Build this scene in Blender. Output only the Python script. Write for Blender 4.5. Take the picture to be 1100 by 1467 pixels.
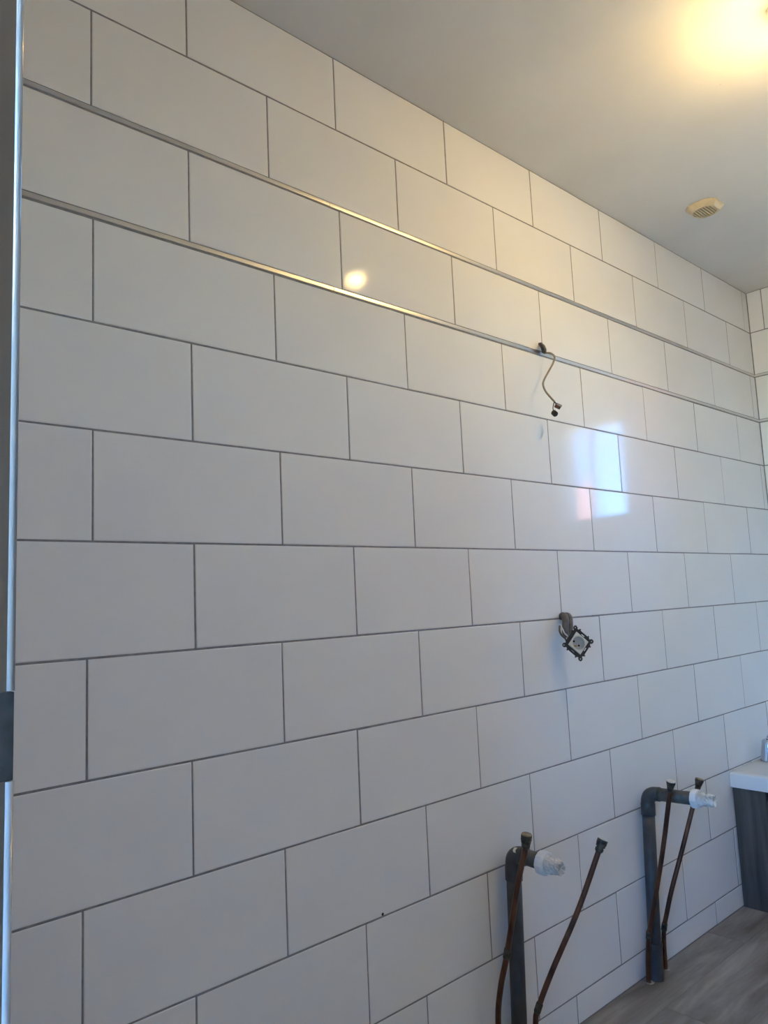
import bpy, bmesh, math, random
from mathutils import Vector, Matrix
random.seed(7)
scene = bpy.context.scene
for o in list(bpy.data.objects):
    bpy.data.objects.remove(o)

# ------------------------------------------------------------------ camera
CAM_POS = Vector((1.328, -0.693, 1.193))
YAW, PITCH, ROLL = 0.8356, 0.1175, -0.0445
fw = Vector((-math.sin(YAW) * math.cos(PITCH), math.cos(YAW) * math.cos(PITCH), math.sin(PITCH)))
r0 = Vector((math.cos(YAW), math.sin(YAW), 0))
u0 = r0.cross(fw)
rt = r0 * math.cos(ROLL) + u0 * math.sin(ROLL)
up = -r0 * math.sin(ROLL) + u0 * math.cos(ROLL)
cam_data = bpy.data.cameras.new('camera')
cam = bpy.data.objects.new('camera', cam_data)
scene.collection.objects.link(cam)
m = Matrix((rt, up, -fw)).transposed().to_4x4()
m.translation = CAM_POS
cam.matrix_world = m
cam_data.sensor_fit = 'HORIZONTAL'
cam_data.sensor_width = 36.0
cam_data.lens = 36.0 * 1068.0 / 1100.0
cam_data.clip_start = 0.02
cam_data.clip_end = 400
scene.camera = cam

# ------------------------------------------------------------------ world, sun, exposure
SKY_STRENGTH = 1.15
SUN_STRENGTH = 66.0
BULB_STRENGTH = 72.0
world = bpy.data.worlds.new('sky')
scene.world = world
world.use_nodes = True
wn = world.node_tree
bg = wn.nodes['Background']
sky = wn.nodes.new('ShaderNodeTexSky')
sky.sky_type = 'NISHITA'
sky.sun_disc = False
sky.sun_elevation = math.radians(58)
sky.sun_rotation = math.radians(95)
sky.ozone_density = 2.0
sky.altitude = 3000
sky.dust_density = 0.3
tint = wn.nodes.new('ShaderNodeMix'); tint.data_type = 'RGBA'; tint.blend_type = 'MULTIPLY'
tint.inputs[0].default_value = 1.0
tint.inputs[7].default_value = (0.38, 0.70, 1.0, 1)
wn.links.new(sky.outputs[0], tint.inputs[6])
wn.links.new(tint.outputs[2], bg.inputs[0])
bg.inputs[1].default_value = SKY_STRENGTH
sd = bpy.data.lights.new('sun', 'SUN')
sd.energy = SUN_STRENGTH
sd.angle = math.radians(0.53)
sd.color = (1.0, 0.95, 0.88)
sun = bpy.data.objects.new('sun', sd)
scene.collection.objects.link(sun)
sun.rotation_euler = Vector((-0.5, 0.05, -0.86)).to_track_quat('-Z', 'Y').to_euler()
# light portals in the two window openings: they emit nothing, they only guide the sampling of the sky
for nm, loc, d, sx, sy in (('portal_bathroom', (0.9225, 3.0, 1.85), (0, -1, 0), 0.46, 0.58), ('portal_hall', (1.525, -2.42, 1.425), (0, 1, 0), 1.05, 1.65)):
    pd = bpy.data.lights.new(nm, 'AREA'); pd.shape = 'RECTANGLE'; pd.size = sx; pd.size_y = sy
    pd.cycles.is_portal = True
    po = bpy.data.objects.new(nm, pd); scene.collection.objects.link(po)
    po.location = loc; po.rotation_euler = Vector(d).to_track_quat('-Z', 'Y').to_euler()
scene.view_settings.view_transform = 'Standard'
scene.view_settings.look = 'None'
scene.view_settings.gamma = 1.0
scene.view_settings.use_curve_mapping = False
scene.view_settings.exposure = 2.8
scene.cycles.max_bounces = 16
scene.cycles.diffuse_bounces = 10

# ------------------------------------------------------------------ materials
MATS = {}
def new_mat(name):
    mt = bpy.data.materials.new(name)
    mt.use_nodes = True
    MATS[name] = mt
    return mt, mt.node_tree, mt.node_tree.nodes['Principled BSDF']

def noisy(name, col_a, col_b, rough=0.5, scale=20.0, metallic=0.0, detail=4.0, bump=0.0, bump_scale=None,
          rough_var=0.0, stretch=(1, 1, 1), lo=0.35, hi=0.65, spec=None, coat=0.0):
    """principled material, colour mixed by a noise in object space"""
    mt, nt, p = new_mat(name)
    tc = nt.nodes.new('ShaderNodeTexCoord')
    mp = nt.nodes.new('ShaderNodeMapping')
    mp.inputs['Scale'].default_value = stretch
    nt.links.new(tc.outputs['Object'], mp.inputs[0])
    nz = nt.nodes.new('ShaderNodeTexNoise')
    nz.inputs['Scale'].default_value = scale
    nz.inputs['Detail'].default_value = detail
    nt.links.new(mp.outputs[0], nz.inputs[0])
    cr = nt.nodes.new('ShaderNodeValToRGB')
    cr.color_ramp.elements[0].position = lo
    cr.color_ramp.elements[1].position = hi
    cr.color_ramp.elements[0].color = (*col_a, 1)
    cr.color_ramp.elements[1].color = (*col_b, 1)
    nt.links.new(nz.outputs[0], cr.inputs[0])
    nt.links.new(cr.outputs[0], p.inputs['Base Color'])
    p.inputs['Roughness'].default_value = rough
    p.inputs['Metallic'].default_value = metallic
    if spec is not None:
        p.inputs['Specular IOR Level'].default_value = spec
    if coat:
        p.inputs['Coat Weight'].default_value = coat
    if rough_var:
        mr = nt.nodes.new('ShaderNodeMapRange')
        mr.inputs[3].default_value = rough - rough_var
        mr.inputs[4].default_value = rough + rough_var
        nt.links.new(nz.outputs[0], mr.inputs[0])
        nt.links.new(mr.outputs[0], p.inputs['Roughness'])
    if bump:
        n2 = nt.nodes.new('ShaderNodeTexNoise')
        n2.inputs['Scale'].default_value = bump_scale or scale
        n2.inputs['Detail'].default_value = 2.0
        nt.links.new(mp.outputs[0], n2.inputs[0])
        b = nt.nodes.new('ShaderNodeBump')
        b.inputs['Strength'].default_value = bump
        b.inputs['Distance'].default_value = 0.002
        nt.links.new(n2.outputs[0], b.inputs['Height'])
        nt.links.new(b.outputs[0], p.inputs['Normal'])
    return mt

noisy('tile_glaze', (0.78, 0.782, 0.79), (0.81, 0.81, 0.81), rough=0.09, scale=3.0, rough_var=0.02, spec=0.065,
      bump=0.05, bump_scale=14.0)
noisy('grout', (0.20, 0.205, 0.22), (0.27, 0.27, 0.285), rough=0.9, scale=60)
noisy('ceiling_paint', (0.66, 0.65, 0.63), (0.71, 0.70, 0.68), rough=0.45, scale=3.0, bump=0.08, bump_scale=220.0)
noisy('wall_paint', (0.60, 0.59, 0.57), (0.66, 0.65, 0.63), rough=0.6, scale=6.0, bump=0.1, bump_scale=150.0)
noisy('jamb_shaded', (0.105, 0.074, 0.052), (0.125, 0.09, 0.065), rough=0.18, scale=9.0, bump=0.06, bump_scale=60.0)  # lining colour darkened to hold the shade of the reveal
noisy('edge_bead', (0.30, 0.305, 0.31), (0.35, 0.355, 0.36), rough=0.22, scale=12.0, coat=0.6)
noisy('strike_steel', (0.05, 0.055, 0.055), (0.13, 0.135, 0.135), rough=0.45, scale=28.0, metallic=0.7, rough_var=0.1)
noisy('aluminium', (0.58, 0.58, 0.58), (0.66, 0.66, 0.66), rough=0.36, scale=8.0, metallic=1.0, stretch=(1, 0.05, 1))
noisy('pvc_grey', (0.032, 0.036, 0.040), (0.068, 0.073, 0.076), rough=0.42, scale=18.0, detail=6, rough_var=0.1)
noisy('pvc_grey_worn', (0.042, 0.046, 0.046), (0.115, 0.112, 0.10), rough=0.5, scale=24.0, detail=6)
noisy('copper_old', (0.030, 0.014, 0.010), (0.20, 0.085, 0.045), rough=0.42, scale=35.0, metallic=0.55,
      detail=6, stretch=(1, 1, 0.35), lo=0.3, hi=0.72)
noisy('cap_dark', (0.02, 0.02, 0.018), (0.12, 0.10, 0.075), rough=0.5, scale=70.0, metallic=0.5)
noisy('cap_brass', (0.22, 0.15, 0.075), (0.40, 0.29, 0.17), rough=0.4, scale=80.0, metallic=0.5)
noisy('cap_tin', (0.55, 0.56, 0.56), (0.75, 0.75, 0.74), rough=0.35, scale=60.0, metallic=0.4)
noisy('white_plastic', (0.66, 0.67, 0.68), (0.74, 0.74, 0.74), rough=0.3, scale=10.0)
noisy('crumpled_plastic', (0.42, 0.40, 0.37), (0.72, 0.70, 0.67), rough=0.22, scale=38.0, detail=3, coat=0.4)
noisy('wood_panel', (0.030, 0.026, 0.022), (0.118, 0.104, 0.089), rough=0.5, scale=14.0, detail=8,
      stretch=(2.6, 2.6, 0.16), lo=0.28, hi=0.72)
noisy('black_gap', (0.004, 0.004, 0.004), (0.008, 0.008, 0.008), rough=0.7)
noisy('ceramic', (0.74, 0.74, 0.72), (0.78, 0.78, 0.76), rough=0.12, scale=4.0)
noisy('chrome', (0.50, 0.52, 0.55), (0.62, 0.64, 0.66), rough=0.14, scale=6.0, metallic=1.0)
noisy('cream_plastic', (0.60, 0.50, 0.32), (0.68, 0.58, 0.40), rough=0.42, scale=22.0)
noisy('dark_duct', (0.008, 0.007, 0.006), (0.014, 0.012, 0.01), rough=0.9)
noisy('socket_cream', (0.60, 0.58, 0.50), (0.66, 0.64, 0.56), rough=0.3, scale=30.0)
noisy('socket_well_shaded', (0.42, 0.40, 0.37), (0.47, 0.45, 0.42), rough=0.35, scale=30.0)  # cream greyed to put the recess shading into the colour
noisy('frame_black', (0.015, 0.016, 0.018), (0.035, 0.036, 0.04), rough=0.45, scale=60.0)
noisy('brass', (0.45, 0.30, 0.12), (0.55, 0.38, 0.18), rough=0.35, scale=60.0, metallic=0.9)
noisy('conduit_grey', (0.055, 0.050, 0.046), (0.13, 0.118, 0.108), rough=0.45, scale=45.0)
noisy('cable_beige', (0.24, 0.19, 0.13), (0.32, 0.26, 0.19), rough=0.5, scale=30.0)
noisy('cable_white', (0.62, 0.60, 0.58), (0.70, 0.68, 0.66), rough=0.4, scale=30.0)
noisy('connector_dark', (0.015, 0.014, 0.014), (0.04, 0.036, 0.034), rough=0.45, scale=60.0)
noisy('connector_red', (0.13, 0.028, 0.02), (0.17, 0.05, 0.035), rough=0.35, scale=40.0)
noisy('connector_grey', (0.28, 0.27, 0.26), (0.36, 0.35, 0.34), rough=0.4, scale=40.0)
noisy('pvc_window', (0.72, 0.70, 0.66), (0.76, 0.74, 0.70), rough=0.3, scale=6.0)
noisy('render_wall', (0.55, 0.48, 0.40), (0.62, 0.55, 0.46), rough=0.9, scale=2.0)
noisy('roof_clay', (0.50, 0.14, 0.06), (0.62, 0.21, 0.10), rough=0.8, scale=5.0)
noisy('ground_mix', (0.11, 0.10, 0.065), (0.17, 0.15, 0.105), rough=0.95, scale=0.6)
noisy('plaster_chip', (0.60, 0.58, 0.55), (0.70, 0.68, 0.66), rough=0.8, scale=90.0)
noisy('patch_grey', (0.20, 0.19, 0.175), (0.48, 0.46, 0.43), rough=0.85, scale=120.0)
noisy('hall_floor', (0.16, 0.14, 0.12), (0.2, 0.18, 0.15), rough=0.6, scale=4.0)

def plank_material():
    mt, nt, p = new_mat('plank_grey')
    tc = nt.nodes.new('ShaderNodeTexCoord')
    oi = nt.nodes.new('ShaderNodeObjectInfo')
    vm = nt.nodes.new('ShaderNodeVectorMath'); vm.operation = 'ADD'
    sc = nt.nodes.new('ShaderNodeVectorMath'); sc.operation = 'SCALE'
    sc.inputs[0].default_value = (7.3, 3.1, 5.0)
    nt.links.new(oi.outputs['Random'], sc.inputs['Scale'])
    nt.links.new(tc.outputs['Object'], vm.inputs[0])
    nt.links.new(sc.outputs[0], vm.inputs[1])
    mp = nt.nodes.new('ShaderNodeMapping')
    mp.inputs['Scale'].default_value = (10.0, 1.5, 1.0)
    nt.links.new(vm.outputs[0], mp.inputs[0])
    n1 = nt.nodes.new('ShaderNodeTexNoise')
    n1.inputs['Scale'].default_value = 1.6; n1.inputs['Detail'].default_value = 8.0
    n1.inputs['Roughness'].default_value = 0.62; n1.inputs['Distortion'].default_value = 0.4
    nt.links.new(mp.outputs[0], n1.inputs[0])
    cr = nt.nodes.new('ShaderNodeValToRGB')
    e = cr.color_ramp.elements
    e[0].position = 0.28; e[0].color = (0.125, 0.115, 0.10, 1)
    e[1].position = 0.74; e[1].color = (0.44, 0.415, 0.38, 1)
    md = e.new(0.5); md.color = (0.26, 0.245, 0.22, 1)
    nt.links.new(n1.outputs[0], cr.inputs[0])
    nt.links.new(cr.outputs[0], p.inputs['Base Color'])
    p.inputs['Roughness'].default_value = 0.42
    b = nt.nodes.new('ShaderNodeBump'); b.inputs['Strength'].default_value = 0.12
    b.inputs['Distance'].default_value = 0.001
    nt.links.new(n1.outputs[0], b.inputs['Height'])
    nt.links.new(b.outputs[0], p.inputs['Normal'])
plank_material()
noisy('floor_grout', (0.25, 0.24, 0.22), (0.30, 0.29, 0.27), rough=0.9, scale=50)

def glass_material():
    mt, nt, p = new_mat('window_glass')
    nt.nodes.remove(p)
    out = nt.nodes['Material Output']
    tr = nt.nodes.new('ShaderNodeBsdfTransparent'); tr.inputs[0].default_value = (0.95, 0.97, 0.97, 1)
    gl = nt.nodes.new('ShaderNodeBsdfGlossy'); gl.inputs['Roughness'].default_value = 0.02
    fr = nt.nodes.new('ShaderNodeFresnel'); fr.inputs[0].default_value = 1.45
    mx = nt.nodes.new('ShaderNodeMixShader')
    nt.links.new(fr.outputs[0], mx.inputs[0])
    nt.links.new(tr.outputs[0], mx.inputs[1]); nt.links.new(gl.outputs[0], mx.inputs[2])
    nt.links.new(mx.outputs[0], out.inputs[0])
glass_material()

def bulb_material():
    mt, nt, p = new_mat('bulb_glow')
    nz = nt.nodes.new('ShaderNodeTexNoise'); nz.inputs['Scale'].default_value = 2.0
    cr = nt.nodes.new('ShaderNodeValToRGB')
    cr.color_ramp.elements[0].color = (1.0, 0.66, 0.22, 1)
    cr.color_ramp.elements[1].color = (1.0, 0.68, 0.24, 1)
    nt.links.new(nz.outputs[0], cr.inputs[0])
    p.inputs['Base Color'].default_value = (0.8, 0.78, 0.7, 1)
    nt.links.new(cr.outputs[0], p.inputs['Emission Color'])
    p.inputs['Emission Strength'].default_value = BULB_STRENGTH
bulb_material()

# ------------------------------------------------------------------ helpers
def link(o, parent=None):
    scene.collection.objects.link(o)
    if parent is not None:
        o.parent = parent
    return o

def obj(name, verts, faces, mat, parent=None, smooth=False, loc=(0, 0, 0)):
    me = bpy.data.meshes.new(name)
    me.from_pydata([tuple(v) for v in verts], [], faces)
    me.update()
    me.materials.append(MATS[mat])
    if smooth:
        me.polygons.foreach_set('use_smooth', [True] * len(me.polygons))
    o = bpy.data.objects.new(name, me)
    o.location = loc
    return link(o, parent)

def empty(name, loc=(0, 0, 0), rot=None):
    o = bpy.data.objects.new(name, None)
    o.empty_display_size = 0.05
    if rot is not None:
        mw = rot.to_4x4(); mw.translation = Vector(loc); o.matrix_world = mw
    else:
        o.location = loc
    return link(o)

def tag(o, label, cat=None, group=None, kind=None):
    o['label'] = label
    if cat: o['category'] = cat
    if group: o['group'] = group
    if kind: o['kind'] = kind
    return o

def box_data(a, b):
    (x0, y0, z0), (x1, y1, z1) = a, b
    v = [(x0, y0, z0), (x1, y0, z0), (x1, y1, z0), (x0, y1, z0), (x0, y0, z1), (x1, y0, z1), (x1, y1, z1), (x0, y1, z1)]
    f = [(3, 2, 1, 0), (4, 5, 6, 7), (0, 1, 5, 4), (1, 2, 6, 5), (2, 3, 7, 6), (3, 0, 4, 7)]
    return v, f

def boxes(name, list_ab, mat, parent=None, loc=(0, 0, 0)):
    V, Fc = [], []
    for a, b in list_ab:
        v, f = box_data(a, b)
        n = len(V); V += v; Fc += [tuple(i + n for i in q) for q in f]
    return obj(name, V, Fc, mat, parent, loc=loc)

def bevel_box(name, a, b, r, mat, parent=None, seg=3, loc=(0, 0, 0)):
    v, f = box_data(a, b)
    bm = bmesh.new()
    bv = [bm.verts.new(p) for p in v]
    for q in f: bm.faces.new([bv[i] for i in q])
    bmesh.ops.bevel(bm, geom=list(bm.edges), offset=r, segments=seg, profile=0.5, affect='EDGES')
    big = sorted(bm.faces, key=lambda q: -q.calc_area())[:6]
    for q in bm.faces: q.smooth = q not in big
    me = bpy.data.meshes.new(name); bm.to_mesh(me); bm.free()
    me.materials.append(MATS[mat])
    o = bpy.data.objects.new(name, me); o.location = loc
    return link(o, parent)

def catmull(pts, n=8):
    P = [Vector(p) for p in pts]
    P = [P[0] * 2 - P[1]] + P + [P[-1] * 2 - P[-2]]
    out = []
    for i in range(1, len(P) - 2):
        for k in range(n):
            t = k / n
            a, b, c, d = P[i - 1], P[i], P[i + 1], P[i + 2]
            out.append(0.5 * ((2 * b) + (c - a) * t + (2 * a - 5 * b + 4 * c - d) * t * t + (3 * b - a - 3 * c + d) * t ** 3))
    out.append(P[-2])
    return out

def tube_data(path, radii, seg=16, caps=(True, True), flat=None):
    """sweep a circle along a path; flat = (axis vector, factor) squashes the section"""
    path = [Vector(p) for p in path]
    if not hasattr(radii, '__len__'): radii = [radii] * len(path)
    V, Fc = [], []
    t0 = (path[1] - path[0]).normalized()
    a = Vector((0, 0, 1)) if abs(t0.z) < 0.9 else Vector((1, 0, 0))
    nrm = (a - t0 * a.dot(t0)).normalized()
    for i, p in enumerate(path):
        if i == 0: t = t0
        elif i == len(path) - 1: t = (path[i] - path[i - 1]).normalized()
        else: t = ((path[i] - path[i - 1]).normalized() + (path[i + 1] - path[i]).normalized()).normalized()
        nrm = (nrm - t * nrm.dot(t)).normalized()
        bn = t.cross(nrm)
        for k in range(seg):
            an = 2 * math.pi * k / seg
            d = (nrm * math.cos(an) + bn * math.sin(an)) * radii[i]
            if flat:
                ax = Vector(flat[0]).normalized(); d = d - ax * d.dot(ax) * (1 - flat[1])
            V.append(p + d)
    for i in range(len(path) - 1):
        for k in range(seg):
            k2 = (k + 1) % seg
            Fc.append((i * seg + k, i * seg + k2, (i + 1) * seg + k2, (i + 1) * seg + k))
    if caps[0]: Fc.append(tuple(range(seg - 1, -1, -1)))
    if caps[1]: Fc.append(tuple((len(path) - 1) * seg + k for k in range(seg)))
    return V, Fc

def tube(name, path, radii, mat, parent=None, seg=16, caps=(True, True), flat=None):
    V, Fc = tube_data(path, radii, seg, caps, flat)
    o = obj(name, V, Fc, mat, parent)
    o.data.polygons.foreach_set('use_smooth', [len(p.vertices) == 4 for p in o.data.polygons])
    return o

def step_tube(name, p0, p1, prof, mat, parent=None, seg=20):
    """turned shape along p0->p1; prof = list of (fraction, radius); repeated fractions give sharp steps"""
    p0, p1 = Vector(p0), Vector(p1)
    t = (p1 - p0).normalized()
    a = Vector((0, 0, 1)) if abs(t.z) < 0.9 else Vector((1, 0, 0))
    n = (a - t * a.dot(t)).normalized(); b = t.cross(n)
    V, Fc = [], []
    for fr, r in prof:
        c = p0.lerp(p1, fr)
        for k in range(seg):
            an = 2 * math.pi * k / seg
            V.append(c + (n * math.cos(an) + b * math.sin(an)) * r)
    for i in range(len(prof) - 1):
        for k in range(seg):
            k2 = (k + 1) % seg
            Fc.append((i * seg + k, i * seg + k2, (i + 1) * seg + k2, (i + 1) * seg + k))
    Fc.append(tuple(range(seg - 1, -1, -1)))
    Fc.append(tuple((len(prof) - 1) * seg + k for k in range(seg)))
    return obj(name, V, Fc, mat, parent)

# ------------------------------------------------------------------ the room shell
LINE = {'0': 2.5465, '1': 2.3527, '2u': 2.1525, '2l': 2.1405, '3u': 1.9403, '3l': 1.9271, '4': 1.7252, '5': 1.5227,
        '6': 1.3195, '7': 1.1151, '8': 0.9085, '9': 0.7014, '10': 0.4943, '11': 0.2850, '12': 0.0777, '13': 0.0}
ROWS = [('0', '1'), ('1', '2u'), ('2l', '3u'), ('3l', '4'), ('4', '5'), ('5', '6'), ('6', '7'), ('7', '8'), ('8', '9'),
        ('9', '10'), ('10', '11'), ('11', '12'), ('12', '13')]
CEIL = 2.5465
Y0, YF = -0.56, 2.858
XR = 1.75
GAP = 0.0034
REC = 0.0009
# window opening in the far wall and door opening in the near wall
WX0, WX1, WZ0, WZ1 = 0.69, 1.155, 1.56, 2.1405
DX0, DX1, DZ1 = 0.83, 1.65, 2.12

tile_cache = {}
def tile_mesh(w, h):
    key = (round(w, 3), round(h, 3))
    if key in tile_cache: return tile_cache[key]
    w, h = key
    th = 0.008
    rings = [(0.0, -th), (0.0, -0.0011), (0.0007, -0.00045), (0.0023, 0.0)]
    V, Fc = [], []
    for ins, z in rings:
        a, b = w / 2 - ins, h / 2 - ins
        V += [(-a, -b, z), (a, -b, z), (a, b, z), (-a, b, z)]
    for i in range(3):
        for k in range(4):
            k2 = (k + 1) % 4
            Fc.append((i * 4 + k, i * 4 + k2, i * 4 + 4 + k2, i * 4 + 4 + k))
    Fc.append((12, 13, 14, 15))
    me = bpy.data.meshes.new('tile')
    me.from_pydata(V, [], Fc); me.update()
    me.materials.append(MATS['tile_glaze'])
    me.polygons.foreach_set('use_smooth', [4 <= i < 12 for i in range(13)])
    tile_cache[key] = me
    return me

def place_tile(parent, s0, s1, z0, z1, frame, tilt=0.0011):
    """one tile between joints s0..s1 and z0..z1 on the wall given by frame = (origin, along, normal)"""
    w, h = s1 - s0 - GAP, z1 - z0 - GAP
    if w < 0.006 or h < 0.006: return
    org, along, nrm = frame
    o = bpy.data.objects.new('tile', tile_mesh(w, h))
    R = Matrix((along, Vector((0, 0, 1)), nrm)).transposed()
    R = R @ Matrix.Rotation(random.gauss(0, tilt), 3, 'Y') @ Matrix.Rotation(random.gauss(0, tilt), 3, 'X')
    mw = R.to_4x4()
    mw.translation = org + along * ((s0 + s1) / 2) + Vector((0, 0, (z0 + z1) / 2))
    link(o, parent)
    o.matrix_world = mw

# --- wall_left: the tiled wall of the photograph
wl = boxes('wall_left', [((-0.15, -0.68, -0.1), (-REC, YF + 0.24, CEIL + 0.1))], 'grout')
tag(wl, 'long wall of large white glossy tiles with grey joints', kind='structure')
JOINTS = {
    0: {0: .004, 2: .404, 4: .804, 10: 2.003, 12: 2.401, 14: 2.806},
    1: {-1: -.197, 1: .203, 3: .604, 5: 1.004, 9: 1.807, 11: 2.207, 13: 2.602},
    2: {0: .004, 2: .405, 4: .805, 8: 1.608, 10: 2.009, 12: 2.409, 14: 2.806},
    3: {-1: -.193, 1: .209, 3: .610, 5: 1.004, 7: 1.410, 9: 1.812, 11: 2.211, 13: 2.610},
    4: {0: .005, 2: .408, 4: .805, 6: 1.205, 8: 1.610, 10: 2.013, 12: 2.411},
    5: {-1: -.193, 1: .212, 3: .609, 5: 1.007, 7: 1.410, 9: 1.816, 11: 2.215},
    6: {0: .005, 2: .409, 4: .805, 6: 1.208, 8: 1.612, 10: 2.015, 12: 2.414},
    7: {-1: -.202, 1: .203, 3: .605, 5: 1.005, 7: 1.410, 9: 1.813, 11: 2.215},
    8: {0: -.006, 2: .398, 4: .801, 6: 1.204, 8: 1.610, 10: 2.011, 12: 2.412},
    9: {-1: -.208, 1: .197, 3: .601, 5: 1.005, 7: 1.411, 9: 1.814, 11: 2.214},
    10: {0: -.004, 2: .402, 4: .807, 6: 1.210, 10: 2.021},
    11: {1: .175, 3: .575, 5: .981, 7: 1.386, 9: 1.802, 11: 2.205},
    12: {6: 1.150, 8: 1.585, 10: 2.010}}
def row_bounds(i):
    hi, lo = LINE[ROWS[i][0]], LINE[ROWS[i][1]]
    if ROWS[i][0] == '2l' or ROWS[i][0] == '3l': hi -= 0.0
    return lo, hi
FL = (Vector((0, 0, 0)), Vector((0, 1, 0)), Vector((1, 0, 0)))
for i in range(13):
    J = JOINTS[i]
    off = sum(y - v * 0.201 for v, y in J.items()) / len(J)
    ys = [Y0 - 0.01]
    for v in range(-3, 16):
        if (v - i) % 2: continue
        y = J.get(v, v * 0.2012 + off)
        if Y0 + 0.01 < y < YF - 0.012: ys.append(y)
    ys.append(YF + 0.0005)
    lo, hi = row_bounds(i)
    for a, b in zip(ys[:-1], ys[1:]):
        place_tile(wl, a, b, lo, hi, FL)

# --- wall_far with the window opening, tiled in the same courses
wf = boxes('wall_far', [((-0.15, YF + REC, -0.1), (WX0, YF + 0.24, CEIL + 0.1)), ((WX1, YF + REC, -0.1), (XR + 0.15, YF + 0.24, CEIL + 0.1)),
                        ((WX0, YF + REC, -0.1), (WX1, YF + 0.24, WZ0)), ((WX0, YF + REC, WZ1), (WX1, YF + 0.24, CEIL + 0.1))], 'grout')
tag(wf, 'end wall of white glossy tiles behind the washbasin', kind='structure')
FF = (Vector((0, YF, 0)), Vector((1, 0, 0)), Vector((0, -1, 0)))
for i in range(13):
    xs = [0.001] + [x for x in (0.065 + 0.2012 * k for k in range(0, 10)) if x < XR - 0.02 and (round((x - 0.065) / 0.2012) - i) % 2 == 0] + [XR]
    lo, hi = row_bounds(i)
    for a, b in zip(xs[:-1], xs[1:]):
        if b <= WX0 or a >= WX1 or hi <= WZ0 + 0.001 or lo >= WZ1 - 0.001:
            place_tile(wf, a, b, lo, hi, FF)
            continue
        if a < WX0: place_tile(wf, a, WX0 + GAP / 2, lo, hi, FF)
        if b > WX1: place_tile(wf, WX1 - GAP / 2, b, lo, hi, FF)
        a2, b2 = max(a, WX0), min(b, WX1)
        if lo < WZ0: place_tile(wf, a2, b2, lo, WZ0 + GAP / 2, FF)
        if hi > WZ1: place_tile(wf, a2, b2, WZ1 - GAP / 2, hi, FF)

# --- wall_right, across the room
wr = boxes('wall_right', [((XR + REC, -0.68, -0.1), (XR + 0.15, YF + 0.24, CEIL + 0.1))], 'grout')
tag(wr, 'wall of white glossy tiles across the room', kind='structure')
FR = (Vector((XR, 0, 0)), Vector((0, -1, 0)), Vector((-1, 0, 0)))
for i in range(13):
    ys = [Y0] + [y for y in (-0.6 + 0.2012 * k for k in range(0, 19)) if Y0 + 0.02 < y < YF - 0.02 and (round((y + 0.6) / 0.2012) - i) % 2 == 0] + [YF]
    lo, hi = row_bounds(i)
    for a, b in zip(ys[:-1], ys[1:]):
        place_tile(wr, -b, -a, lo, hi, FR)

# --- near wall with the doorway, ceiling, floor, hall behind the doorway
wn_ = boxes('wall_near', [((-0.15, -0.68, -0.1), (DX0, Y0, CEIL + 0.1)), ((DX1, -0.68, -0.1), (XR + 0.15, Y0, CEIL + 0.1)),
                          ((DX0, -0.68, DZ1), (DX1, Y0, CEIL + 0.1))], 'wall_paint')
tag(wn_, 'plain painted wall around the doorway', kind='structure')
ce = boxes('ceiling', [((-0.15, -2.5, CEIL), (2.6, YF + 0.24, CEIL + 0.2))], 'ceiling_paint')
tag(ce, 'flat off white painted ceiling', kind='structure')
fl = boxes('floor', [((-0.15, -0.68, -0.2), (XR + 0.15, YF + 0.24, -0.0012))], 'floor_grout')
tag(fl, 'floor of grey wood look planks', kind='structure')
tag(boxes('wall_hall_left', [((0.10, -2.5, -0.1), (0.25, -0.68, CEIL + 0.1))], 'wall_paint'), 'painted wall of the hall', kind='structure')
tag(boxes('wall_hall_right', [((2.4, -2.5, -0.1), (2.6, -0.56, CEIL + 0.1)), ((1.9, -0.68, -0.1), (2.4, -0.56, CEIL + 0.1))], 'wall_paint'),
    'painted wall of the hall across from the doorway side', kind='structure')
HX0, HX1, HZ0, HZ1 = 1.00, 2.05, 0.6, 2.25
tag(boxes('wall_hall_back', [((0.10, -2.5, -0.1), (HX0, -2.3, CEIL + 0.1)), ((HX1, -2.5, -0.1), (2.6, -2.3, CEIL + 0.1)),
                             ((HX0, -2.5, -0.1), (HX1, -2.3, HZ0)), ((HX0, -2.5, HZ1), (HX1, -2.3, CEIL + 0.1))], 'wall_paint'), 'painted end wall of the hall', kind='structure')
tag(boxes('floor_hall', [((0.10, -2.5, -0.2), (2.6, -0.68, 0.0))], 'hall_floor'), 'brown floor of the hall', kind='structure')

# floor planks: each one its own piece
PG = 0.0022
edges = [0.0, 0.1265] + [0.1265 + 0.2 * k for k in range(1, 9)]
edges = [e for e in edges if e < XR - 0.01] + [XR]
starts = {0: 1.935, 1: 1.394}
for k, (xa, xb) in enumerate(zip(edges[:-1], edges[1:])):
    s = starts.get(k, 0.3 + (k * 0.53) % 1.2)
    cuts = sorted([c for c in (s + 1.2 * j for j in range(-4, 5)) if Y0 - 0.12 < c < YF])
    cuts = [-0.68] + [c for c in cuts if c > -0.6] + [YF]
    for ya, yb in zip(cuts[:-1], cuts[1:]):
        w, l = xb - xa - PG, yb - ya - PG
        v, f = box_data((-w / 2, -l / 2, -0.008), (w / 2, l / 2, 0))
        obj('plank', v, f, 'plank_grey', fl, loc=((xa + xb) / 2, (ya + yb) / 2, 0))

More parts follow.
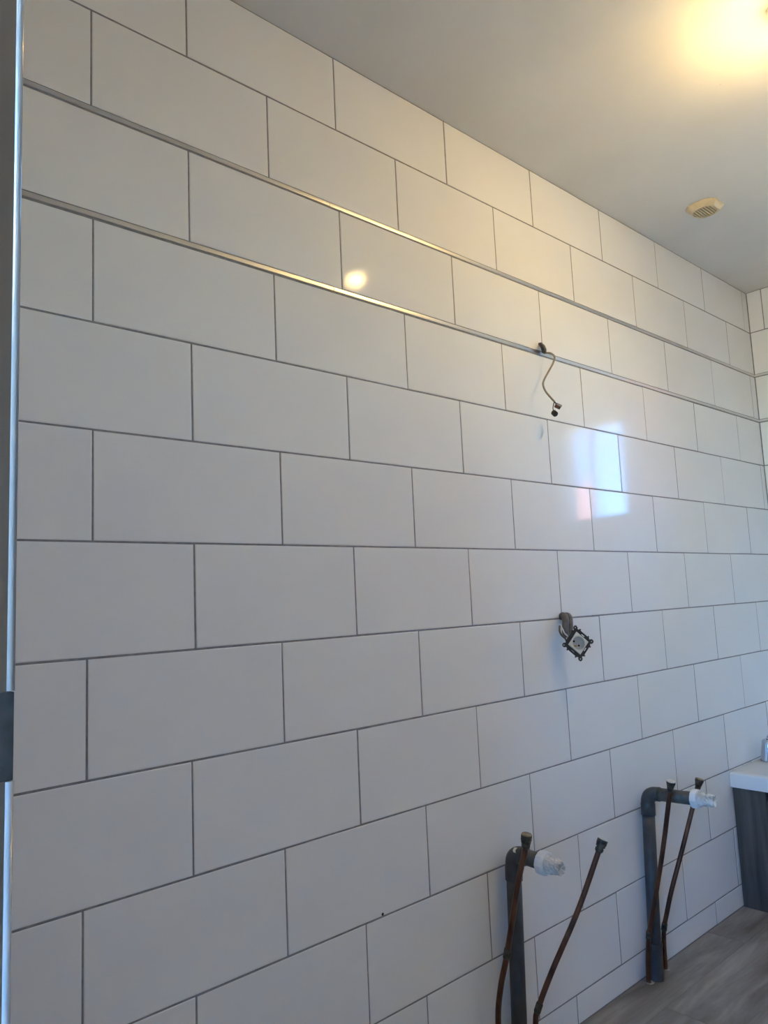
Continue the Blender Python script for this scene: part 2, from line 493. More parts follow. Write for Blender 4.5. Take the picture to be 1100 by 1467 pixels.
# --- aluminium profiles let into the tiling
def profile(parent, along, s0, s1, zc, frame, hh=0.0098):
    """slightly domed profile strip of height hh, just proud of the tiles"""
    org, al, nrm = frame
    V, Fc = [], []
    n = 8
    sec = [(-0.006, -hh / 2), (-0.0003, -hh / 2), (0.0005, -hh / 2 + 0.0006), (0.00062, -hh / 4), (0.00066, 0.0), (0.00062, hh / 4),
           (0.0005, hh / 2 - 0.0006), (-0.0003, hh / 2), (-0.006, hh / 2)]
    for s in (s0, s1):
        for d, z in sec:
            V.append(org + al * s + nrm * d + Vector((0, 0, zc + z)))
    m_ = len(sec)
    for k in range(m_ - 1):
        Fc.append((k, k + 1, m_ + k + 1, m_ + k))
    Fc.append(tuple(range(m_ - 1, -1, -1))); Fc.append(tuple(m_ + k for k in range(m_)))
    c = sum(V, Vector()) / len(V)
    return obj('profile_strip', [v - c for v in V], Fc, 'aluminium', parent, loc=c)
for n_, (u_, l_, yj) in enumerate((('2u', '2l', 0.376), ('3u', '3l', 0.379))):
    zc = (LINE[u_] + LINE[l_]) / 2 + 0.0011
    t = empty('trim_%d' % (n_ + 1), (0, yj, zc))
    t.location = (0, 0, 0)
    tag(t, ('upper' if n_ == 0 else 'lower') + ' thin aluminium profile running across the tiled walls', kind='structure')
    profile(t, 'y', Y0, yj - 0.0006, zc, FL)
    profile(t, 'y', yj + 0.0006, YF, zc, FL)
    if n_ == 0:
        profile(t, 'x', 0.0, XR, zc, FF)
    else:
        profile(t, 'x', 0.0, WX0, zc, FF); profile(t, 'x', WX1, XR, zc, FF)
    profile(t, 'y', -YF, -Y0, zc, FR)

# --- doorway lining with its strike plate
dr = empty('door_1', (DX0, -0.62, 0))
tag(dr, 'door lining with shade put into its dark colour, a pale edge strip and a steel strike plate', kind='structure')
o = bevel_box('door_lining', (DX0 - 0.002, -0.70, 0), (0.8553, -0.5630, 2.09), 0.0015, 'jamb_shaded', None, seg=4)
o.parent = dr; o.matrix_parent_inverse = Matrix.Translation(-Vector(dr.location))
o2 = bevel_box('door_lining', (1.6215, -0.70, 0), (DX1 + 0.002, -0.5585, 2.09), 0.0042, 'jamb_shaded', None, seg=4)
o2.parent = dr; o2.matrix_parent_inverse = Matrix.Translation(-Vector(dr.location))
o3 = bevel_box('door_lining_head', (DX0 - 0.002, -0.70, 2.09), (DX1 + 0.002, -0.5585, DZ1 + 0.002), 0.004, 'jamb_shaded', None, seg=3)
o3.parent = dr; o3.matrix_parent_inverse = Matrix.Translation(-Vector(dr.location))
for za, zb in ((0.0, 1.1000), (1.1505, 2.09)):  # paler strip along the room-side corner of the lining
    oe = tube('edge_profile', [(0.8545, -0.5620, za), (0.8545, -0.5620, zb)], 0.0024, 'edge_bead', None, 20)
    oe.parent = dr; oe.matrix_parent_inverse = Matrix.Translation(-Vector(dr.location))
o4 = bevel_box('strike_plate', (0.845, -0.640, 1.1005), (0.8566, -0.5603, 1.1500), 0.0006, 'strike_steel', None, seg=2)
o4.parent = dr; o4.matrix_parent_inverse = Matrix.Translation(-Vector(dr.location))

# --- window in the far wall
WY = YF + 0.035
w1 = empty('window_1', ((WX0 + WX1) / 2, WY, WZ0))
w1.location = (0, 0, 0)
tag(w1, 'small two light window in the end wall', kind='structure')
boxes('window_reveal', [((WX0, YF - 0.001, WZ0), (WX0 + 0.008, YF + 0.24, WZ1)), ((WX1 - 0.008, YF - 0.001, WZ0), (WX1, YF + 0.24, WZ1)),
                        ((WX0, YF - 0.001, WZ1 - 0.008), (WX1, YF + 0.24, WZ1)), ((WX0, YF - 0.001, WZ0), (WX1, YF + 0.24, WZ0 + 0.010))], 'pvc_window', w1)
fx0, fx1, fz0, fz1 = WX0 + 0.008, WX1 - 0.008, WZ0 + 0.01, WZ1 - 0.008
boxes('window_frame', [((fx0, WY, fz0), (fx0 + 0.022, WY + 0.06, fz1)), ((fx1 - 0.055, WY, fz0), (fx1, WY + 0.06, fz1)),
                       ((fx0, WY, fz1 - 0.022), (fx1, WY + 0.06, fz1)), ((fx0, WY, fz0), (fx1, WY + 0.06, fz0 + 0.022))], 'pvc_window', w1)
boxes('mullion', [((0.928, WY + 0.012, fz0 + 0.02), (0.943, WY + 0.05, fz1 - 0.02))], 'pvc_window', w1)
for xa, xb in ((fx0 + 0.02, 0.929), (0.942, fx1 - 0.053)):
    boxes('pane', [((xa, WY + 0.028, fz0 + 0.02), (xb, WY + 0.032, fz1 - 0.02))], 'window_glass', w1)

w2 = empty('hall_window_added')  # unseen window, added to send cool fill daylight through the doorway
tag(w2, 'window added at the end of the hall for fill daylight', kind='structure')
boxes('window_frame', [((HX0, -2.40, HZ0), (HX0 + 0.04, -2.34, HZ1)), ((HX1 - 0.04, -2.40, HZ0), (HX1, -2.34, HZ1)),
                       ((HX0, -2.40, HZ1 - 0.04), (HX1, -2.34, HZ1)), ((HX0, -2.40, HZ0), (HX1, -2.34, HZ0 + 0.04))], 'pvc_window', w2)
boxes('pane', [((HX0 + 0.035, -2.372, HZ0 + 0.035), (HX1 - 0.035, -2.368, HZ1 - 0.035))], 'window_glass', w2)

# ------------------------------------------------------------------ what stands outside the window
g = boxes('ground_outside', [((-80, -100, -3.4), (80, 120, -3.0))], 'ground_mix')
tag(g, 'ground outside the window', kind='structure')
h = empty('neighbour_house', (24.0, 29.4, -3.0))
h.rotation_euler = (0, 0, math.radians(-32.5))
tag(h, 'neighbouring house with a clay tiled roof outside the window', 'house')
boxes('house_wall', [((-5.0, -2.6, 0), (8.0, 2.6, 7.3))], 'render_wall', h)
rv = [(-5.2, -3.0, 7.25), (8.3, -3.0, 7.25), (8.3, 3.0, 7.25), (-5.2, 3.0, 7.25), (-5.2, 0.0, 9.55), (8.3, 0.0, 9.55)]
obj('house_roof', rv, [(0, 1, 5, 4), (2, 3, 4, 5), (0, 4, 3), (1, 2, 5), (3, 2, 1, 0)], 'roof_clay', h)
boxes('chimney', [((3.5, 0.4, 8.0), (4.2, 1.1, 10.2))], 'roof_clay', h)
for wx in (-3.6, -0.4, 2.8, 6.0):
    boxes('house_window', [((wx, -2.64, 4.4), (wx + 1.1, -2.59, 5.9))], 'pvc_window', h)

# ------------------------------------------------------------------ ceiling lamp: bare bulb in its holder
LP = Vector((0.797, 1.132, 2.437))
lamp = empty('ceiling_lamp', (LP.x, LP.y, CEIL))
tag(lamp, 'warm glowing bare bulb in a short white holder under the ceiling', 'lamp')
step_tube('ceiling_rose', (0, 0, 0.0), (0, 0, -0.012), [(0, 0.036), (0.6, 0.036), (1, 0.028)], 'white_plastic', lamp, 32)
step_tube('bulb_holder', (0, 0, -0.012), (0, 0, -0.063), [(0, 0.019), (0.8, 0.021), (1.0, 0.018)], 'white_plastic', lamp, 28)
o = step_tube('bulb_base', (0, 0, -0.063), (0, 0, -0.093), [(0, 0.014), (0.2, 0.017), (0.6, 0.025), (1.0, 0.0292)], 'white_plastic', lamp, 28)
prof = [(0.0, 0.0290), (0.2, 0.0305), (0.40, 0.0300), (0.62, 0.0260), (0.80, 0.0195), (0.93, 0.0110), (1.0, 0.002)]
b = step_tube('bulb', (0, 0, -0.093), (0, 0, -0.129), prof, 'bulb_glow', lamp, 24)
b.data.polygons.foreach_set('use_smooth', [True] * len(b.data.polygons))

# ------------------------------------------------------------------ ceiling vent
def make_vent():
    cx, cy = 0.247, 1.905
    t = empty('ceiling_vent', (cx, cy, CEIL))
    tag(t, 'round cream plastic vent cover with parallel slats on the ceiling', 'vent')
    # outer cover: flat cut sides, sloping skirt, ring around the grille
    def outline(r, n=48):
        out = []
        for k in range(n):
            a = 2 * math.pi * k / n
            x, y = r * math.cos(a), r * math.sin(a)
            lim = 0.86 * r
            out.append((max(-lim, min(lim, x)), max(-lim * 1.06, min(lim * 1.06, y))))
        return out
    n = 48
    V, Fc = [], []
    for r, z in ((0.064, 0.0), (0.064, -0.004), (0.060, -0.009), (0.049, -0.0185)):
        V += [(x, y, z) for x, y in outline(r)]
    for r, z in ((0.041, -0.0195), (0.040, -0.018), (0.040, -0.004)):
        V += [(r * math.cos(2 * math.pi * k / n), r * math.sin(2 * math.pi * k / n), z) for k in range(n)]
    for i in range(6):
        for k in range(n):
            k2 = (k + 1) % n
            Fc.append((i * n + k, i * n + k2, (i + 1) * n + k2, (i + 1) * n + k))
    obj('cover', V, Fc, 'cream_plastic', t)
    step_tube('duct', (0, 0, -0.002), (0, 0, -0.0035), [(0, 0.041), (1, 0.041)], 'dark_duct', t, 32)
    for k in range(8):
        x = -0.03325 + k * 0.0095
        hl = math.sqrt(0.0405 ** 2 - x * x)
        boxes('slat', [((x - 0.0016, -hl, -0.0190), (x + 0.0016, hl, -0.0120))], 'cream_plastic', t)
    # little ribs running up the sloping skirt at the slat ends
    for k in range(6):
        x = -0.030 + k * 0.0085
        V = [(x - 0.0016, -0.041, -0.0200), (x + 0.0016, -0.041, -0.0200), (x + 0.0016, -0.0575, -0.0060), (x - 0.0016, -0.0575, -0.0060),
             (x - 0.0016, -0.041, -0.0150), (x + 0.0016, -0.041, -0.0150), (x + 0.0016, -0.054, -0.0030), (x - 0.0016, -0.054, -0.0030)]
        obj('rib', V, [(0, 1, 2, 3), (7, 6, 5, 4), (0, 4, 5, 1), (1, 5, 6, 2), (2, 6, 7, 3), (3, 7, 4, 0)], 'cream_plastic', t)
make_vent()

# ------------------------------------------------------------------ hanging cable for a wall lamp
def make_cable():
    base = Vector((0.0, 1.196, 1.945))
    t = empty('lamp_cable', base)
    tag(t, 'beige electrical cable with dark connectors hanging from the lower aluminium profile', 'cable')
    L = lambda pts: [Vector(p) - base for p in pts]
    # flattened conduit mouth
    tube('conduit_mouth', L([(-0.002, 1.189, 1.964), (0.006, 1.190, 1.960), (0.012, 1.192, 1.950), (0.014, 1.194, 1.940), (0.012, 1.196, 1.932)]),
         [0.0035, 0.0075, 0.0095, 0.0100, 0.0085], 'conduit_grey', t, 14, flat=((1, 0.4, 0), 0.8))
    tube('conduit_opening', L([(0.013, 1.176, 1.958), (0.019, 1.180, 1.946), (0.020, 1.183, 1.937)]), [0.0028, 0.0048, 0.0035], 'connector_dark', t, 10)
    pts = [(0.008, 1.2005, 1.9335), (0.020, 1.1985, 1.9305), (0.040, 1.1917, 1.9220), (0.060, 1.1794, 1.9023), (0.065, 1.1613, 1.8777), (0.060, 1.1427, 1.8501),
           (0.055, 1.1279, 1.8274), (0.050, 1.1250, 1.8106), (0.050, 1.1339, 1.7925), (0.055, 1.1472, 1.7759), (0.060, 1.1625, 1.7610)]
    tube('cable', L(catmull(pts, 6)), 0.0030, 'cable_beige', t, 10)
    # bare ends and the two connector blocks
    tube('wire', L(catmull([(0.060, 1.1615, 1.7620), (0.061, 1.1655, 1.7570), (0.063, 1.1700, 1.7530)], 4)), 0.0019, 'connector_dark', t, 8)
    tube('wire', L(catmull([(0.060, 1.1615, 1.7620), (0.060, 1.1555, 1.7500), (0.060, 1.1520, 1.7400), (0.060, 1.1530, 1.7300)], 4)), 0.0013, 'connector_dark', t, 8)
    c = Vector((0.065, 1.1705, 1.7470)) - base
    e1 = (rt * 0.90 - up * 0.43).normalized(); e2 = (rt * 0.43 + up * 0.90).normalized(); e3 = -fw
    def block(name, c, a, b_, d, mat):
        V = [c + e1 * (a * sx) + e2 * (b_ * sy) + e3 * (d * sz) for sz in (-1, 1) for sx, sy in ((-1, -1), (1, -1), (1, 1), (-1, 1))]
        return obj(name, V, [(3, 2, 1, 0), (4, 5, 6, 7), (0, 1, 5, 4), (1, 2, 6, 5), (2, 3, 7, 6), (3, 0, 4, 7)], mat, t)
    k = block('connector_block', c, 0.0085, 0.0065, 0.0055, 'connector_dark')
    block('connector_shell', c + e2 * 0.0040 + e1 * 0.0015, 0.0085, 0.0030, 0.0062, 'connector_grey')
    block('connector_label', c - e2 * 0.0015 - e1 * 0.002, 0.0052, 0.0038, 0.0060, 'connector_red')
    c2 = Vector((0.060, 1.1585, 1.7245)) - base
    step_tube('connector_cap', c2 + (-rt * 0.4 + fw * 0.7 + up * 0.6).normalized() * 0.008, c2 - (-rt * 0.4 + fw * 0.7 + up * 0.6).normalized() * 0.008,
              [(0, 0.0065), (0.15, 0.0085), (0.85, 0.0085), (1, 0.0065)], 'connector_dark', t, 18)
make_cable()

# ------------------------------------------------------------------ power socket hanging from its conduit
def make_socket():
    n = (-fw * 0.93 + rt * 0.27 + up * 0.20).normalized()
    ex = (rt * 0.78 - up * 0.63); ex = (ex - n * ex.dot(n)).normalized()
    ey = n.cross(ex)
    R = Matrix((ex, ey, n)).transposed()
    c = Vector((0.070, 1.178, 1.0445))
    t = empty('power_socket', c, R)
    tag(t, 'cream power socket on a black mounting frame dangling from a grey conduit', 'socket')
    # mounting frame cut out of sheet on a fine grid
    cs = 0.0012
    N = 68
    def keep(x, y):
        ax, ay = abs(x), abs(y)
        H = 0.0342
        inside = ax < H and ay < H
        # corner lobes
        lx, ly = ax - 0.0318, ay - 0.0318
        lobe = lx * lx + ly * ly < 0.0060 ** 2
        tab = (abs(ay - 0.0355) < 0.0025 and abs(ax - 0.016) < 0.0022) or (abs(ax - 0.0355) < 0.0025 and abs(ay - 0.016) < 0.0022)
        if not (inside or lobe or tab): return False
        if lx * lx + ly * ly < 0.0019 ** 2: return False
        if ax < 0.0215 and ay < 0.0215: return False
        if ay < 0.0065 and 0.0260 < ax < 0.0298: return False
        if ax < 0.0065 and 0.0260 < ay < 0.0298: return False
        # notch the outline between the lobes
        if inside and ((ay > 0.0318 and abs(ax - 0.0225) < 0.0022) or (ax > 0.0318 and abs(ay - 0.0225) < 0.0022)): return False
        return True
    K = {(i, j) for i in range(-N // 2, N // 2) for j in range(-N // 2, N // 2) if keep((i + .5) * cs, (j + .5) * cs)}
    V, Fc, idx = [], [], {}
    def vid(i, j, z):
        if (i, j, z) not in idx:
            idx[(i, j, z)] = len(V); V.append((i * cs, j * cs, -0.0005 if z else -0.0030))
        return idx[(i, j, z)]
    for i, j in K:
        Fc.append((vid(i, j, 1), vid(i + 1, j, 1), vid(i + 1, j + 1, 1), vid(i, j + 1, 1)))
        Fc.append((vid(i, j + 1, 0), vid(i + 1, j + 1, 0), vid(i + 1, j, 0), vid(i, j, 0)))
        for (di, dj, a, b) in ((-1, 0, (i, j + 1), (i, j)), (1, 0, (i + 1, j), (i + 1, j + 1)), (0, -1, (i, j), (i + 1, j)), (0, 1, (i + 1, j + 1), (i, j + 1))):
            if (i + di, j + dj) not in K:
                Fc.append((vid(*a, 1), vid(*a, 0), vid(*b, 0), vid(*b, 1)))
    obj('mounting_frame', V, Fc, 'frame_black', t)
    # cream face with its round well
    M, hs = 48, 0.0232
    V, Fc = [], []
    def sq(a, s):
        x, y = math.cos(a), math.sin(a); k = s / max(abs(x), abs(y)); return x * k, y * k
    angs = [2 * math.pi * (k + 0.5) / M - math.pi / 4 * 0 for k in range(M)]
    angs = sorted([2 * math.pi * k / M for k in range(M)])
    for s, z in ((hs, -0.004), (hs, 0.002), (hs - 0.0012, 0.0034)):
        V += [(*sq(a, s), z) for a in angs]
    for r, z in ((0.0198, 0.0034), (0.0194, 0.0030)):
        V += [(r * math.cos(a), r * math.sin(a), z) for a in angs]
    for i in range(4):
        for k in range(M):
            k2 = (k + 1) % M
            Fc.append((i * M + k, i * M + k2, (i + 1) * M + k2, (i + 1) * M + k))
    f = obj('face_plate', V, Fc, 'socket_cream', t)
    V, Fc = [], []
    for r, z in ((0.0194, 0.0030), (0.0188, -0.0100)):
        V += [(r * math.cos(a), r * math.sin(a), z) for a in angs]
    for k in range(M):
        k2 = (k + 1) % M
        Fc.append((k, k2, M + k2, M + k))
    Fc.append(tuple(M + k for k in range(M)))
    w = obj('well', V, Fc, 'socket_well_shaded', t)
    for sx in (-1, 1):
        step_tube('contact_hole', (0.0098 * sx, -0.0006, -0.0102), (0.0098 * sx, -0.0006, -0.0094), [(0, 0.0031), (1, 0.0031)], 'black_gap', w, 16)
    step_tube('earth_pin', (0.0, -0.0092, -0.0100), (0.0, -0.0092, 0.0030), [(0, 0.0023), (0.85, 0.0023), (1, 0.0012)], 'brass', w, 14)
    bevel_box('back_box', (-0.0205, -0.0205, -0.026), (0.0205, 0.0205, -0.0102), 0.002, 'frame_black', t, 2)
    # conduits and wires, given in room coordinates
    inv = R.inverted()
    L = lambda pts: [inv @ (Vector(p) - c) for p in pts]
    tube('conduit', L(catmull([(-0.004, 1.204, 1.1190), (0.012, 1.198, 1.1240), (0.026, 1.186, 1.1180), (0.034, 1.174, 1.0980), (0.037, 1.166, 1.0780), (0.042, 1.166, 1.0620)], 6)),
         0.0098, 'conduit_grey', t, 14)
    tube('conduit', L(catmull([(-0.004, 1.214, 1.1190), (0.014, 1.212, 1.1230), (0.028, 1.204, 1.1160), (0.036, 1.193, 1.0970), (0.040, 1.184, 1.0780), (0.044, 1.178, 1.0640)], 6)),
         0.0098, 'conduit_grey', t, 14)
    tube('wire', L(catmull([(0.024, 1.160, 1.1000), (0.040, 1.148, 1.0880), (0.046, 1.148, 1.0760), (0.048, 1.156, 1.0680), (0.048, 1.164, 1.0620)], 6)), 0.0022, 'cable_white', t, 8)
    tube('wire', L(catmull([(0.030, 1.150, 1.0960), (0.036, 1.140, 1.0820), (0.042, 1.140, 1.0700), (0.046, 1.152, 1.0590)], 6)), 0.0030, 'conduit_grey', t, 8)
    tube('wire', L(catmull([(0.044, 1.203, 1.0860), (0.050, 1.194, 1.0760), (0.050, 1.182, 1.0680)], 6)), 0.0024, 'cable_white', t, 8)
make_socket()

# ------------------------------------------------------------------ waste pipes
def make_waste(base, top, arm_dir, arm_len, label, group, lower_socket, chip, coll):
    base, top = Vector(base), Vector(top)
    t = empty('waste_pipe', base)
    tag(t, label, 'pipe', group)
    r = 0.0195
    axis = (top - base).normalized()
    ad = Vector(arm_dir).normalized()
    br = 0.030                                   # bend radius
    a0 = top - axis * br
    a1 = top + ad * br
    tube('pipe', [Vector(), a0 - base], r, 'pvc_grey', t, 24)
    bend = [a0 - axis * 0.036, a0 - axis * 0.002]
    for k in range(0, 9):
        s = k / 8
        bend.append(a0.lerp(top, s).lerp(top.lerp(a1, s), s))
    bend.append(a1 + ad * 0.012)
    tube('elbow', [p - base for p in bend], [r + 0.0028] * 2 + [r + 0.0018] * 9 + [r + 0.0024], 'pvc_grey', t, 24)
    tube('arm', [a1 - base, a1 + ad * arm_len - base], r, 'pvc_grey_worn', t, 24)
    if lower_socket:
        step_tube('coupling', Vector((0, 0, 0)), axis * lower_socket, [(0, r + 0.003), (0.9, r + 0.0035), (0.9, r + 0.005), (1, r + 0.005), (1, r)], 'pvc_grey', t, 24)
    # white nut with ribs
    e = a1 + ad * arm_len - base
    seg = 40
    V, Fc = [], []
    n = (Vector((0, 0, 1)) - ad * ad.z).normalized(); bn = ad.cross(n)
    pr = [(-0.006, 0.0205), (-0.006, 0.0275), (0.002, 0.0285), (0.012, 0.0280), (0.014, 0.0262), (0.014, 0.018)]
    for s, rr in pr:
        for k in range(seg):
            an = 2 * math.pi * k / seg
            q = rr + (0.0011 if (k % 5 == 0 and rr > 0.0263) else 0)
            V.append(e + ad * s + (n * math.cos(an) + bn * math.sin(an)) * q)
    for i in range(len(pr) - 1):
        for k in range(seg):
            k2 = (k + 1) % seg
            Fc.append((i * seg + k, i * seg + k2, (i + 1) * seg + k2, (i + 1) * seg + k))
    obj('white_nut', V, Fc, 'white_plastic', t)
    # crumpled plastic stuffed over the open end
    rnd = random.Random(11 + int(base.y * 10))
    V, Fc = [], []
    seg, rows_ = 18, 9
    for i in range(rows_):
        s = 0.010 + coll * i / (rows_ - 1)
        for k in range(seg):
            an = 2 * math.pi * k / seg
            sqz = 0.0205 - 0.0035 * (i / (rows_ - 1))
            q = sqz * (1 + rnd.uniform(-0.13, 0.13))
            if i == rows_ - 1: q *= 0.9
            V.append(e + ad * (s + rnd.uniform(-0.0015, 0.0015)) + (n * math.cos(an) + bn * math.sin(an)) * q)
    for i in range(rows_ - 1):
        for k in range(seg):
            k2 = (k + 1) % seg
            Fc.append((i * seg + k, i * seg + k2, (i + 1) * seg + k2, (i + 1) * seg + k))
    cidx = len(V); V.append(e + ad * (0.010 + coll - 0.004))
    for k in range(seg): Fc.append(((rows_ - 1) * seg + k, (rows_ - 1) * seg + (k + 1) % seg, cidx))
    obj('plastic_wrap', V, Fc, 'crumpled_plastic', t)
    if chip:                                     # pale plaster smear on the bend
        mid = a0.lerp(top, .72).lerp(top.lerp(a1, .72), .72)
        nn = (Vector((0.30, -0.62, 0.72))).normalized()
        n1 = (ad - nn * ad.dot(nn)).normalized(); n2 = nn.cross(n1)
        V = []
        rnd = random.Random(3)
        for dz in (0.0170, 0.0226):
            for k in range(12):
                an = 2 * math.pi * k / 12
                q = rnd.uniform(0.8, 1.15)
                V.append(mid - base + nn * dz + n1 * (0.0085 * q * math.cos(an)) + n2 * (0.0078 * q * math.sin(an)))
        Fc = [tuple(12 + k for k in range(12)), tuple(range(11, -1, -1))] + [(k, (k + 1) % 12, 12 + (k + 1) % 12, 12 + k) for k in range(12)]
        obj('plaster_smear', V, Fc, 'plaster_chip', t)
    return t
make_waste((0.032, 0.852, 0.0), (0.034, 0.872, 0.534), (1, 0.0, -0.05), 0.062, 'grey plastic waste pipe with a plaster smear on its bend',
           'waste pipes standing by the tiled wall', 0, True, 0.046)
make_waste((0.030, 1.523, 0.0), (0.032, 1.556, 0.546), (1, 0.0, 0.045), 0.128, 'grey plastic waste pipe rising from a coupling at the plank floor',
           'waste pipes standing by the tiled wall', 0.105, False, 0.050)

# ------------------------------------------------------------------ copper supply pipes
def make_copper(pts, label, cap_mat, joint_at, cap_style):
    base = Vector(pts[-1])
    t = empty('copper_pipe', base)
    tag(t, label, 'pipe', 'copper supply pipes by the tiled wall')
    P = [Vector(p) - base for p in pts]
    path = catmull(P[::-1], 6)
    tube('pipe', path, 0.0071, 'copper_old', t, 12)
    a, b = P[1], P[0]
    d = (b - a).normalized()
    a = b - d * 0.034
    if cap_style == 'flare':
        prof = [(0, 0.0078), (0.25, 0.0086), (0.55, 0.0108), (0.78, 0.0126), (0.78, 0.0132), (0.97, 0.0132), (1.0, 0.0125)]
    else:
        prof = [(0, 0.0080), (0.1, 0.0104), (0.3, 0.0110), (0.3, 0.0092), (0.42, 0.0094), (0.42, 0.0122), (0.62, 0.0126), (0.62, 0.0136), (0.96, 0.0136), (1.0, 0.0128)]
    c = step_tube('cap', a, b, prof, 'cap_dark', t, 16)
    step_tube('cap_end', b - d * 0.001, b + d * 0.0022, [(0, 0.0130), (0.7, 0.0128), (1, 0.0118)], cap_mat, c, 16)
    if joint_at is not None:
        j = Vector(joint_at) - base
        k = min(range(1, len(path) - 1), key=lambda i: (path[i] - j).length)
        dd = (path[k + 1] - path[k - 1]).normalized()
        step_tube('joint', path[k] - dd * 0.013, path[k] + dd * 0.013, [(0, 0.0074), (0.1, 0.0088), (0.9, 0.0088), (1, 0.0074)], 'cap_dark', t, 12)
    return t
make_copper([(0.120, 0.8237, 0.6059), (0.1142, 0.8237, 0.5741), (0.0985, 0.8062, 0.4933), (0.0666, 0.7866, 0.3269), (0.0513, 0.7733, 0.2491), (0.035, 0.7753, 0.1604), (0.032, 0.785, 0.0)],
            'old brown copper pipe crossing in front of the plaster smeared waste pipe, tan cap', 'cap_brass', (0.0666, 0.7866, 0.3269), 'nut')
make_copper([(0.170, 1.076, 0.545), (0.1619, 1.0645, 0.5162), (0.1219, 1.0118, 0.375), (0.0809, 0.9407, 0.2393), (0.0559, 0.9071, 0.1551), (0.045, 0.9055, 0.114), (0.036, 0.912, 0.0)],
            'old copper pipe leaning away from the wall between the two waste pipes, silvery cap', 'cap_tin', (0.0559, 0.9071, 0.1551), 'nut')
make_copper([(0.150, 1.493, 0.6105), (0.1445, 1.4933, 0.5853), (0.1077, 1.4919, 0.4153), (0.0763, 1.4808, 0.2727), (0.0557, 1.4699, 0.1804), (0.049, 1.4678, 0.150), (0.0364, 1.4751, 0.0888), (0.022, 1.4892, 0.0)],
            'old copper pipe crossing in front of the waste pipe with a floor coupling, silvery cap', 'cap_tin', (0.049, 1.4678, 0.150), 'flare')
make_copper([(0.140, 1.6942, 0.578), (0.1332, 1.6866, 0.5458), (0.1244, 1.6721, 0.5053), (0.0933, 1.6272, 0.3631), (0.0682, 1.5899, 0.2509), (0.0539, 1.5762, 0.1853), (0.0444, 1.5689, 0.1416), (0.0349, 1.5761, 0.0933), (0.020, 1.5987, 0.0)],
            'old copper pipe passing behind the white nut towards the washbasin, tan cap', 'cap_brass', (0.0444, 1.5689, 0.1416), 'flare')
# broken plaster around the pipe feet
def rubble(x, y, r, seed):
    rnd = random.Random(seed)
    V, Fc = [], []
    n = 18
    for i, (q, z) in enumerate(((1.0, -0.001), (0.9, 0.0016), (0.62, 0.0022), (0.5, -0.001))):
        for k in range(n):
            a = 2 * math.pi * k / n
            rr = r * q * (1 + rnd.uniform(-0.18, 0.18))
            V.append((rr * math.cos(a), rr * math.sin(a), z + rnd.uniform(-0.0004, 0.0006)))
    for i in range(3):
        for k in range(n):
            k2 = (k + 1) % n
            Fc.append((i * n + k, i * n + k2, (i + 1) * n + k2, (i + 1) * n + k))
    return obj('floor_patch', V, Fc, 'patch_grey', fl, loc=(x, y, 0))
rubble(0.024, 1.4895, 0.0150, 1)
rubble(0.0215, 1.5995, 0.0120, 2)

# ------------------------------------------------------------------ vanity: cabinet, basin, tap
VX0, VX1, VY = 0.004, 0.70, 2.216
ZT, ZB = 0.488, 0.433
cab = empty('vanity_cabinet', ((VX0 + VX1) / 2, (VY + YF) / 2, 0))
tag(cab, 'dark grey wood grain cabinet under the white washbasin', 'cabinet')
ox, oy = cab.location.x, cab.location.y
def cb(name, a, b, mat, parent=cab, r=0.0012):
    return bevel_box(name, (a[0] - ox, a[1] - oy, a[2]), (b[0] - ox, b[1] - oy, b[2]), r, mat, parent, 2)
cb('body', (VX0 + 0.002, VY + 0.026, 0.001), (VX1 - 0.002, YF - 0.004, ZB - 0.002), 'wood_panel')
cb('side_panel', (VX0, VY + 0.006, 0.001), (VX0 + 0.118, VY + 0.025, ZB - 0.004), 'wood_panel')
dd = cb('door', (VX0 + 0.1205, VY + 0.006, 0.001), (0.41, VY + 0.025, ZB - 0.036), 'wood_panel')
dd2 = cb('door', (0.413, VY + 0.006, 0.001), (VX1, VY + 0.025, ZB - 0.036), 'wood_panel')
cb('finger_recess', (VX0 + 0.1205, VY + 0.018, ZB - 0.034), (VX1, VY + 0.0255, ZB - 0.004), 'black_gap', cab, 0.0005)

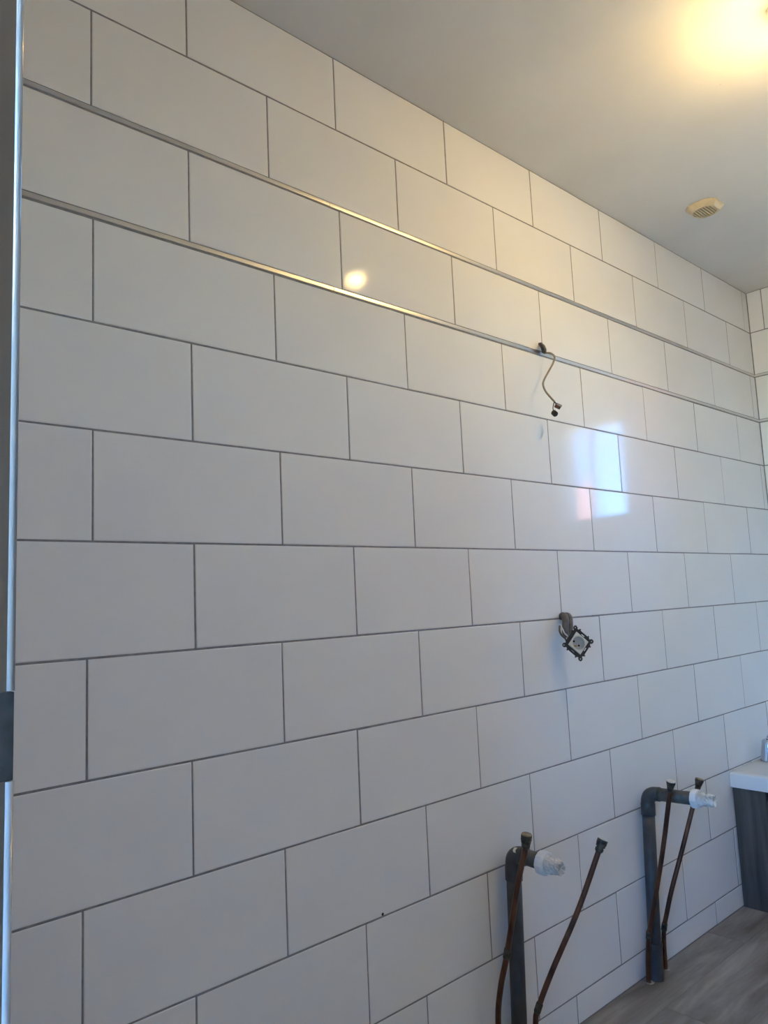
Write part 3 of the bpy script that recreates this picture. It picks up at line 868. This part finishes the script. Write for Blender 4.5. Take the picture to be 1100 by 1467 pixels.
def make_basin():
    x0, x1, y0, y1 = 0.001, VX1 + 0.01, VY - 0.004, YF - 0.002
    t = empty('washbasin', ((x0 + x1) / 2, (y0 + y1) / 2, ZB))
    tag(t, 'white ceramic washbasin slab with a sunken bowl on the grey cabinet', 'washbasin')
    ox, oy = t.location.x, t.location.y
    bm = bmesh.new()
    nx, ny = 44, 40
    bx0, bx1, by0, by1 = 0.16, x1 - 0.08, y0 + 0.07, y0 + 0.42
    def top(x, y):
        u = (x - (bx0 + bx1) / 2) / ((bx1 - bx0) / 2); v = (y - (by0 + by1) / 2) / ((by1 - by0) / 2)
        d = (abs(u) ** 4 + abs(v) ** 4) ** 0.25
        z = ZT - ZB
        if d < 1:
            s = min(1, (1 - d) / 0.35); z -= 0.040 * (s * s * (3 - 2 * s))
        e = min(x - x0, x1 - x, y - y0)
        rr = 0.009
        if e < rr and (y - y0 < rr or x1 - x < rr): z -= rr - math.sqrt(max(0, rr * rr - (rr - e) ** 2))
        return z
    def coords(a, b, n): return [a, a + 0.0015, a + 0.004, a + 0.009] + [a + 0.009 + (b - a - 0.018) * k / n for k in range(1, n)] + [b - 0.009, b - 0.004, b - 0.0015, b]
    xs, ys = coords(x0, x1, nx), coords(y0, y1, ny)
    G = [[bm.verts.new((x - ox, y - oy, top(x, y) if not (k == 0 and False) else 0)) for y in ys] for k, x in enumerate(xs)]
    for i in range(len(xs) - 1):
        for j in range(len(ys) - 1):
            f = bm.faces.new((G[i][j], G[i + 1][j], G[i + 1][j + 1], G[i][j + 1])); f.smooth = True
    lo = {}
    ring = [(i, 0) for i in range(len(xs))] + [(len(xs) - 1, j) for j in range(1, len(ys))] + [(i, len(ys) - 1) for i in range(len(xs) - 2, -1, -1)] + [(0, j) for j in range(len(ys) - 2, 0, -1)]
    low = [bm.verts.new((xs[i] - ox, ys[j] - oy, 0)) for i, j in ring]
    for k in range(len(ring)):
        k2 = (k + 1) % len(ring)
        a, b_ = ring[k], ring[k2]
        bm.faces.new((low[k], low[k2], G[b_[0]][b_[1]], G[a[0]][a[1]]))
    bm.faces.new(low[::-1])
    me = bpy.data.meshes.new('basin_slab'); bm.to_mesh(me); bm.free()
    me.materials.append(MATS['ceramic'])
    link(bpy.data.objects.new('basin_slab', me), t)
    step_tube('drain', ((bx0 + bx1) / 2 - ox, (by0 + by1) / 2 - oy, 0.014), ((bx0 + bx1) / 2 - ox, (by0 + by1) / 2 - oy, 0.0175),
              [(0, 0.022), (0.7, 0.022), (1, 0.018)], 'chrome', t, 24)
make_basin()

tap = empty('mixer_tap', (0.047, 2.478, ZT))
tag(tap, 'chrome mixer tap standing on the white washbasin', 'tap')
o = step_tube('body', (0, 0, 0), (0, 0, 0.085), [(0, 0.034), (0.06, 0.034), (0.12, 0.032), (0.75, 0.024), (0.93, 0.022), (1.0, 0.016)], 'chrome', tap, 32)
o.data.polygons.foreach_set('use_smooth', [len(p.vertices) == 4 for p in o.data.polygons])
tube('spout', catmull([(0.012, -0.012, 0.050), (0.045, -0.050, 0.066), (0.075, -0.085, 0.066), (0.090, -0.102, 0.050)], 6), [0.012] * 19, 'chrome', tap, 16)
tube('lever', catmull([(0, 0, 0.084), (0.004, 0.004, 0.098), (0.03, -0.03, 0.112), (0.055, -0.055, 0.118)], 6), 0.006, 'chrome', tap, 12)

# ------------------------------------------------------------------ small marks
k = step_tube('screw_hole', (-0.0005, 0.4505, 0.4998), (0.0006, 0.4505, 0.4998), [(0, 0.0034), (0.8, 0.0032), (1, 0.0026)], 'black_gap', None, 10)
tag(k, 'tiny dark drill hole in a white tile above a joint', 'hole')
k = step_tube('ceiling_speck', (0.579, 1.289, CEIL + 0.0005), (0.579, 1.289, CEIL - 0.0015), [(0, 0.004), (0.6, 0.003), (1, 0.001)], 'plaster_chip', None, 8)
tag(k, 'tiny pale plaster speck on the ceiling between lamp and tiled wall', 'speck')
bpy.context.view_layer.update()
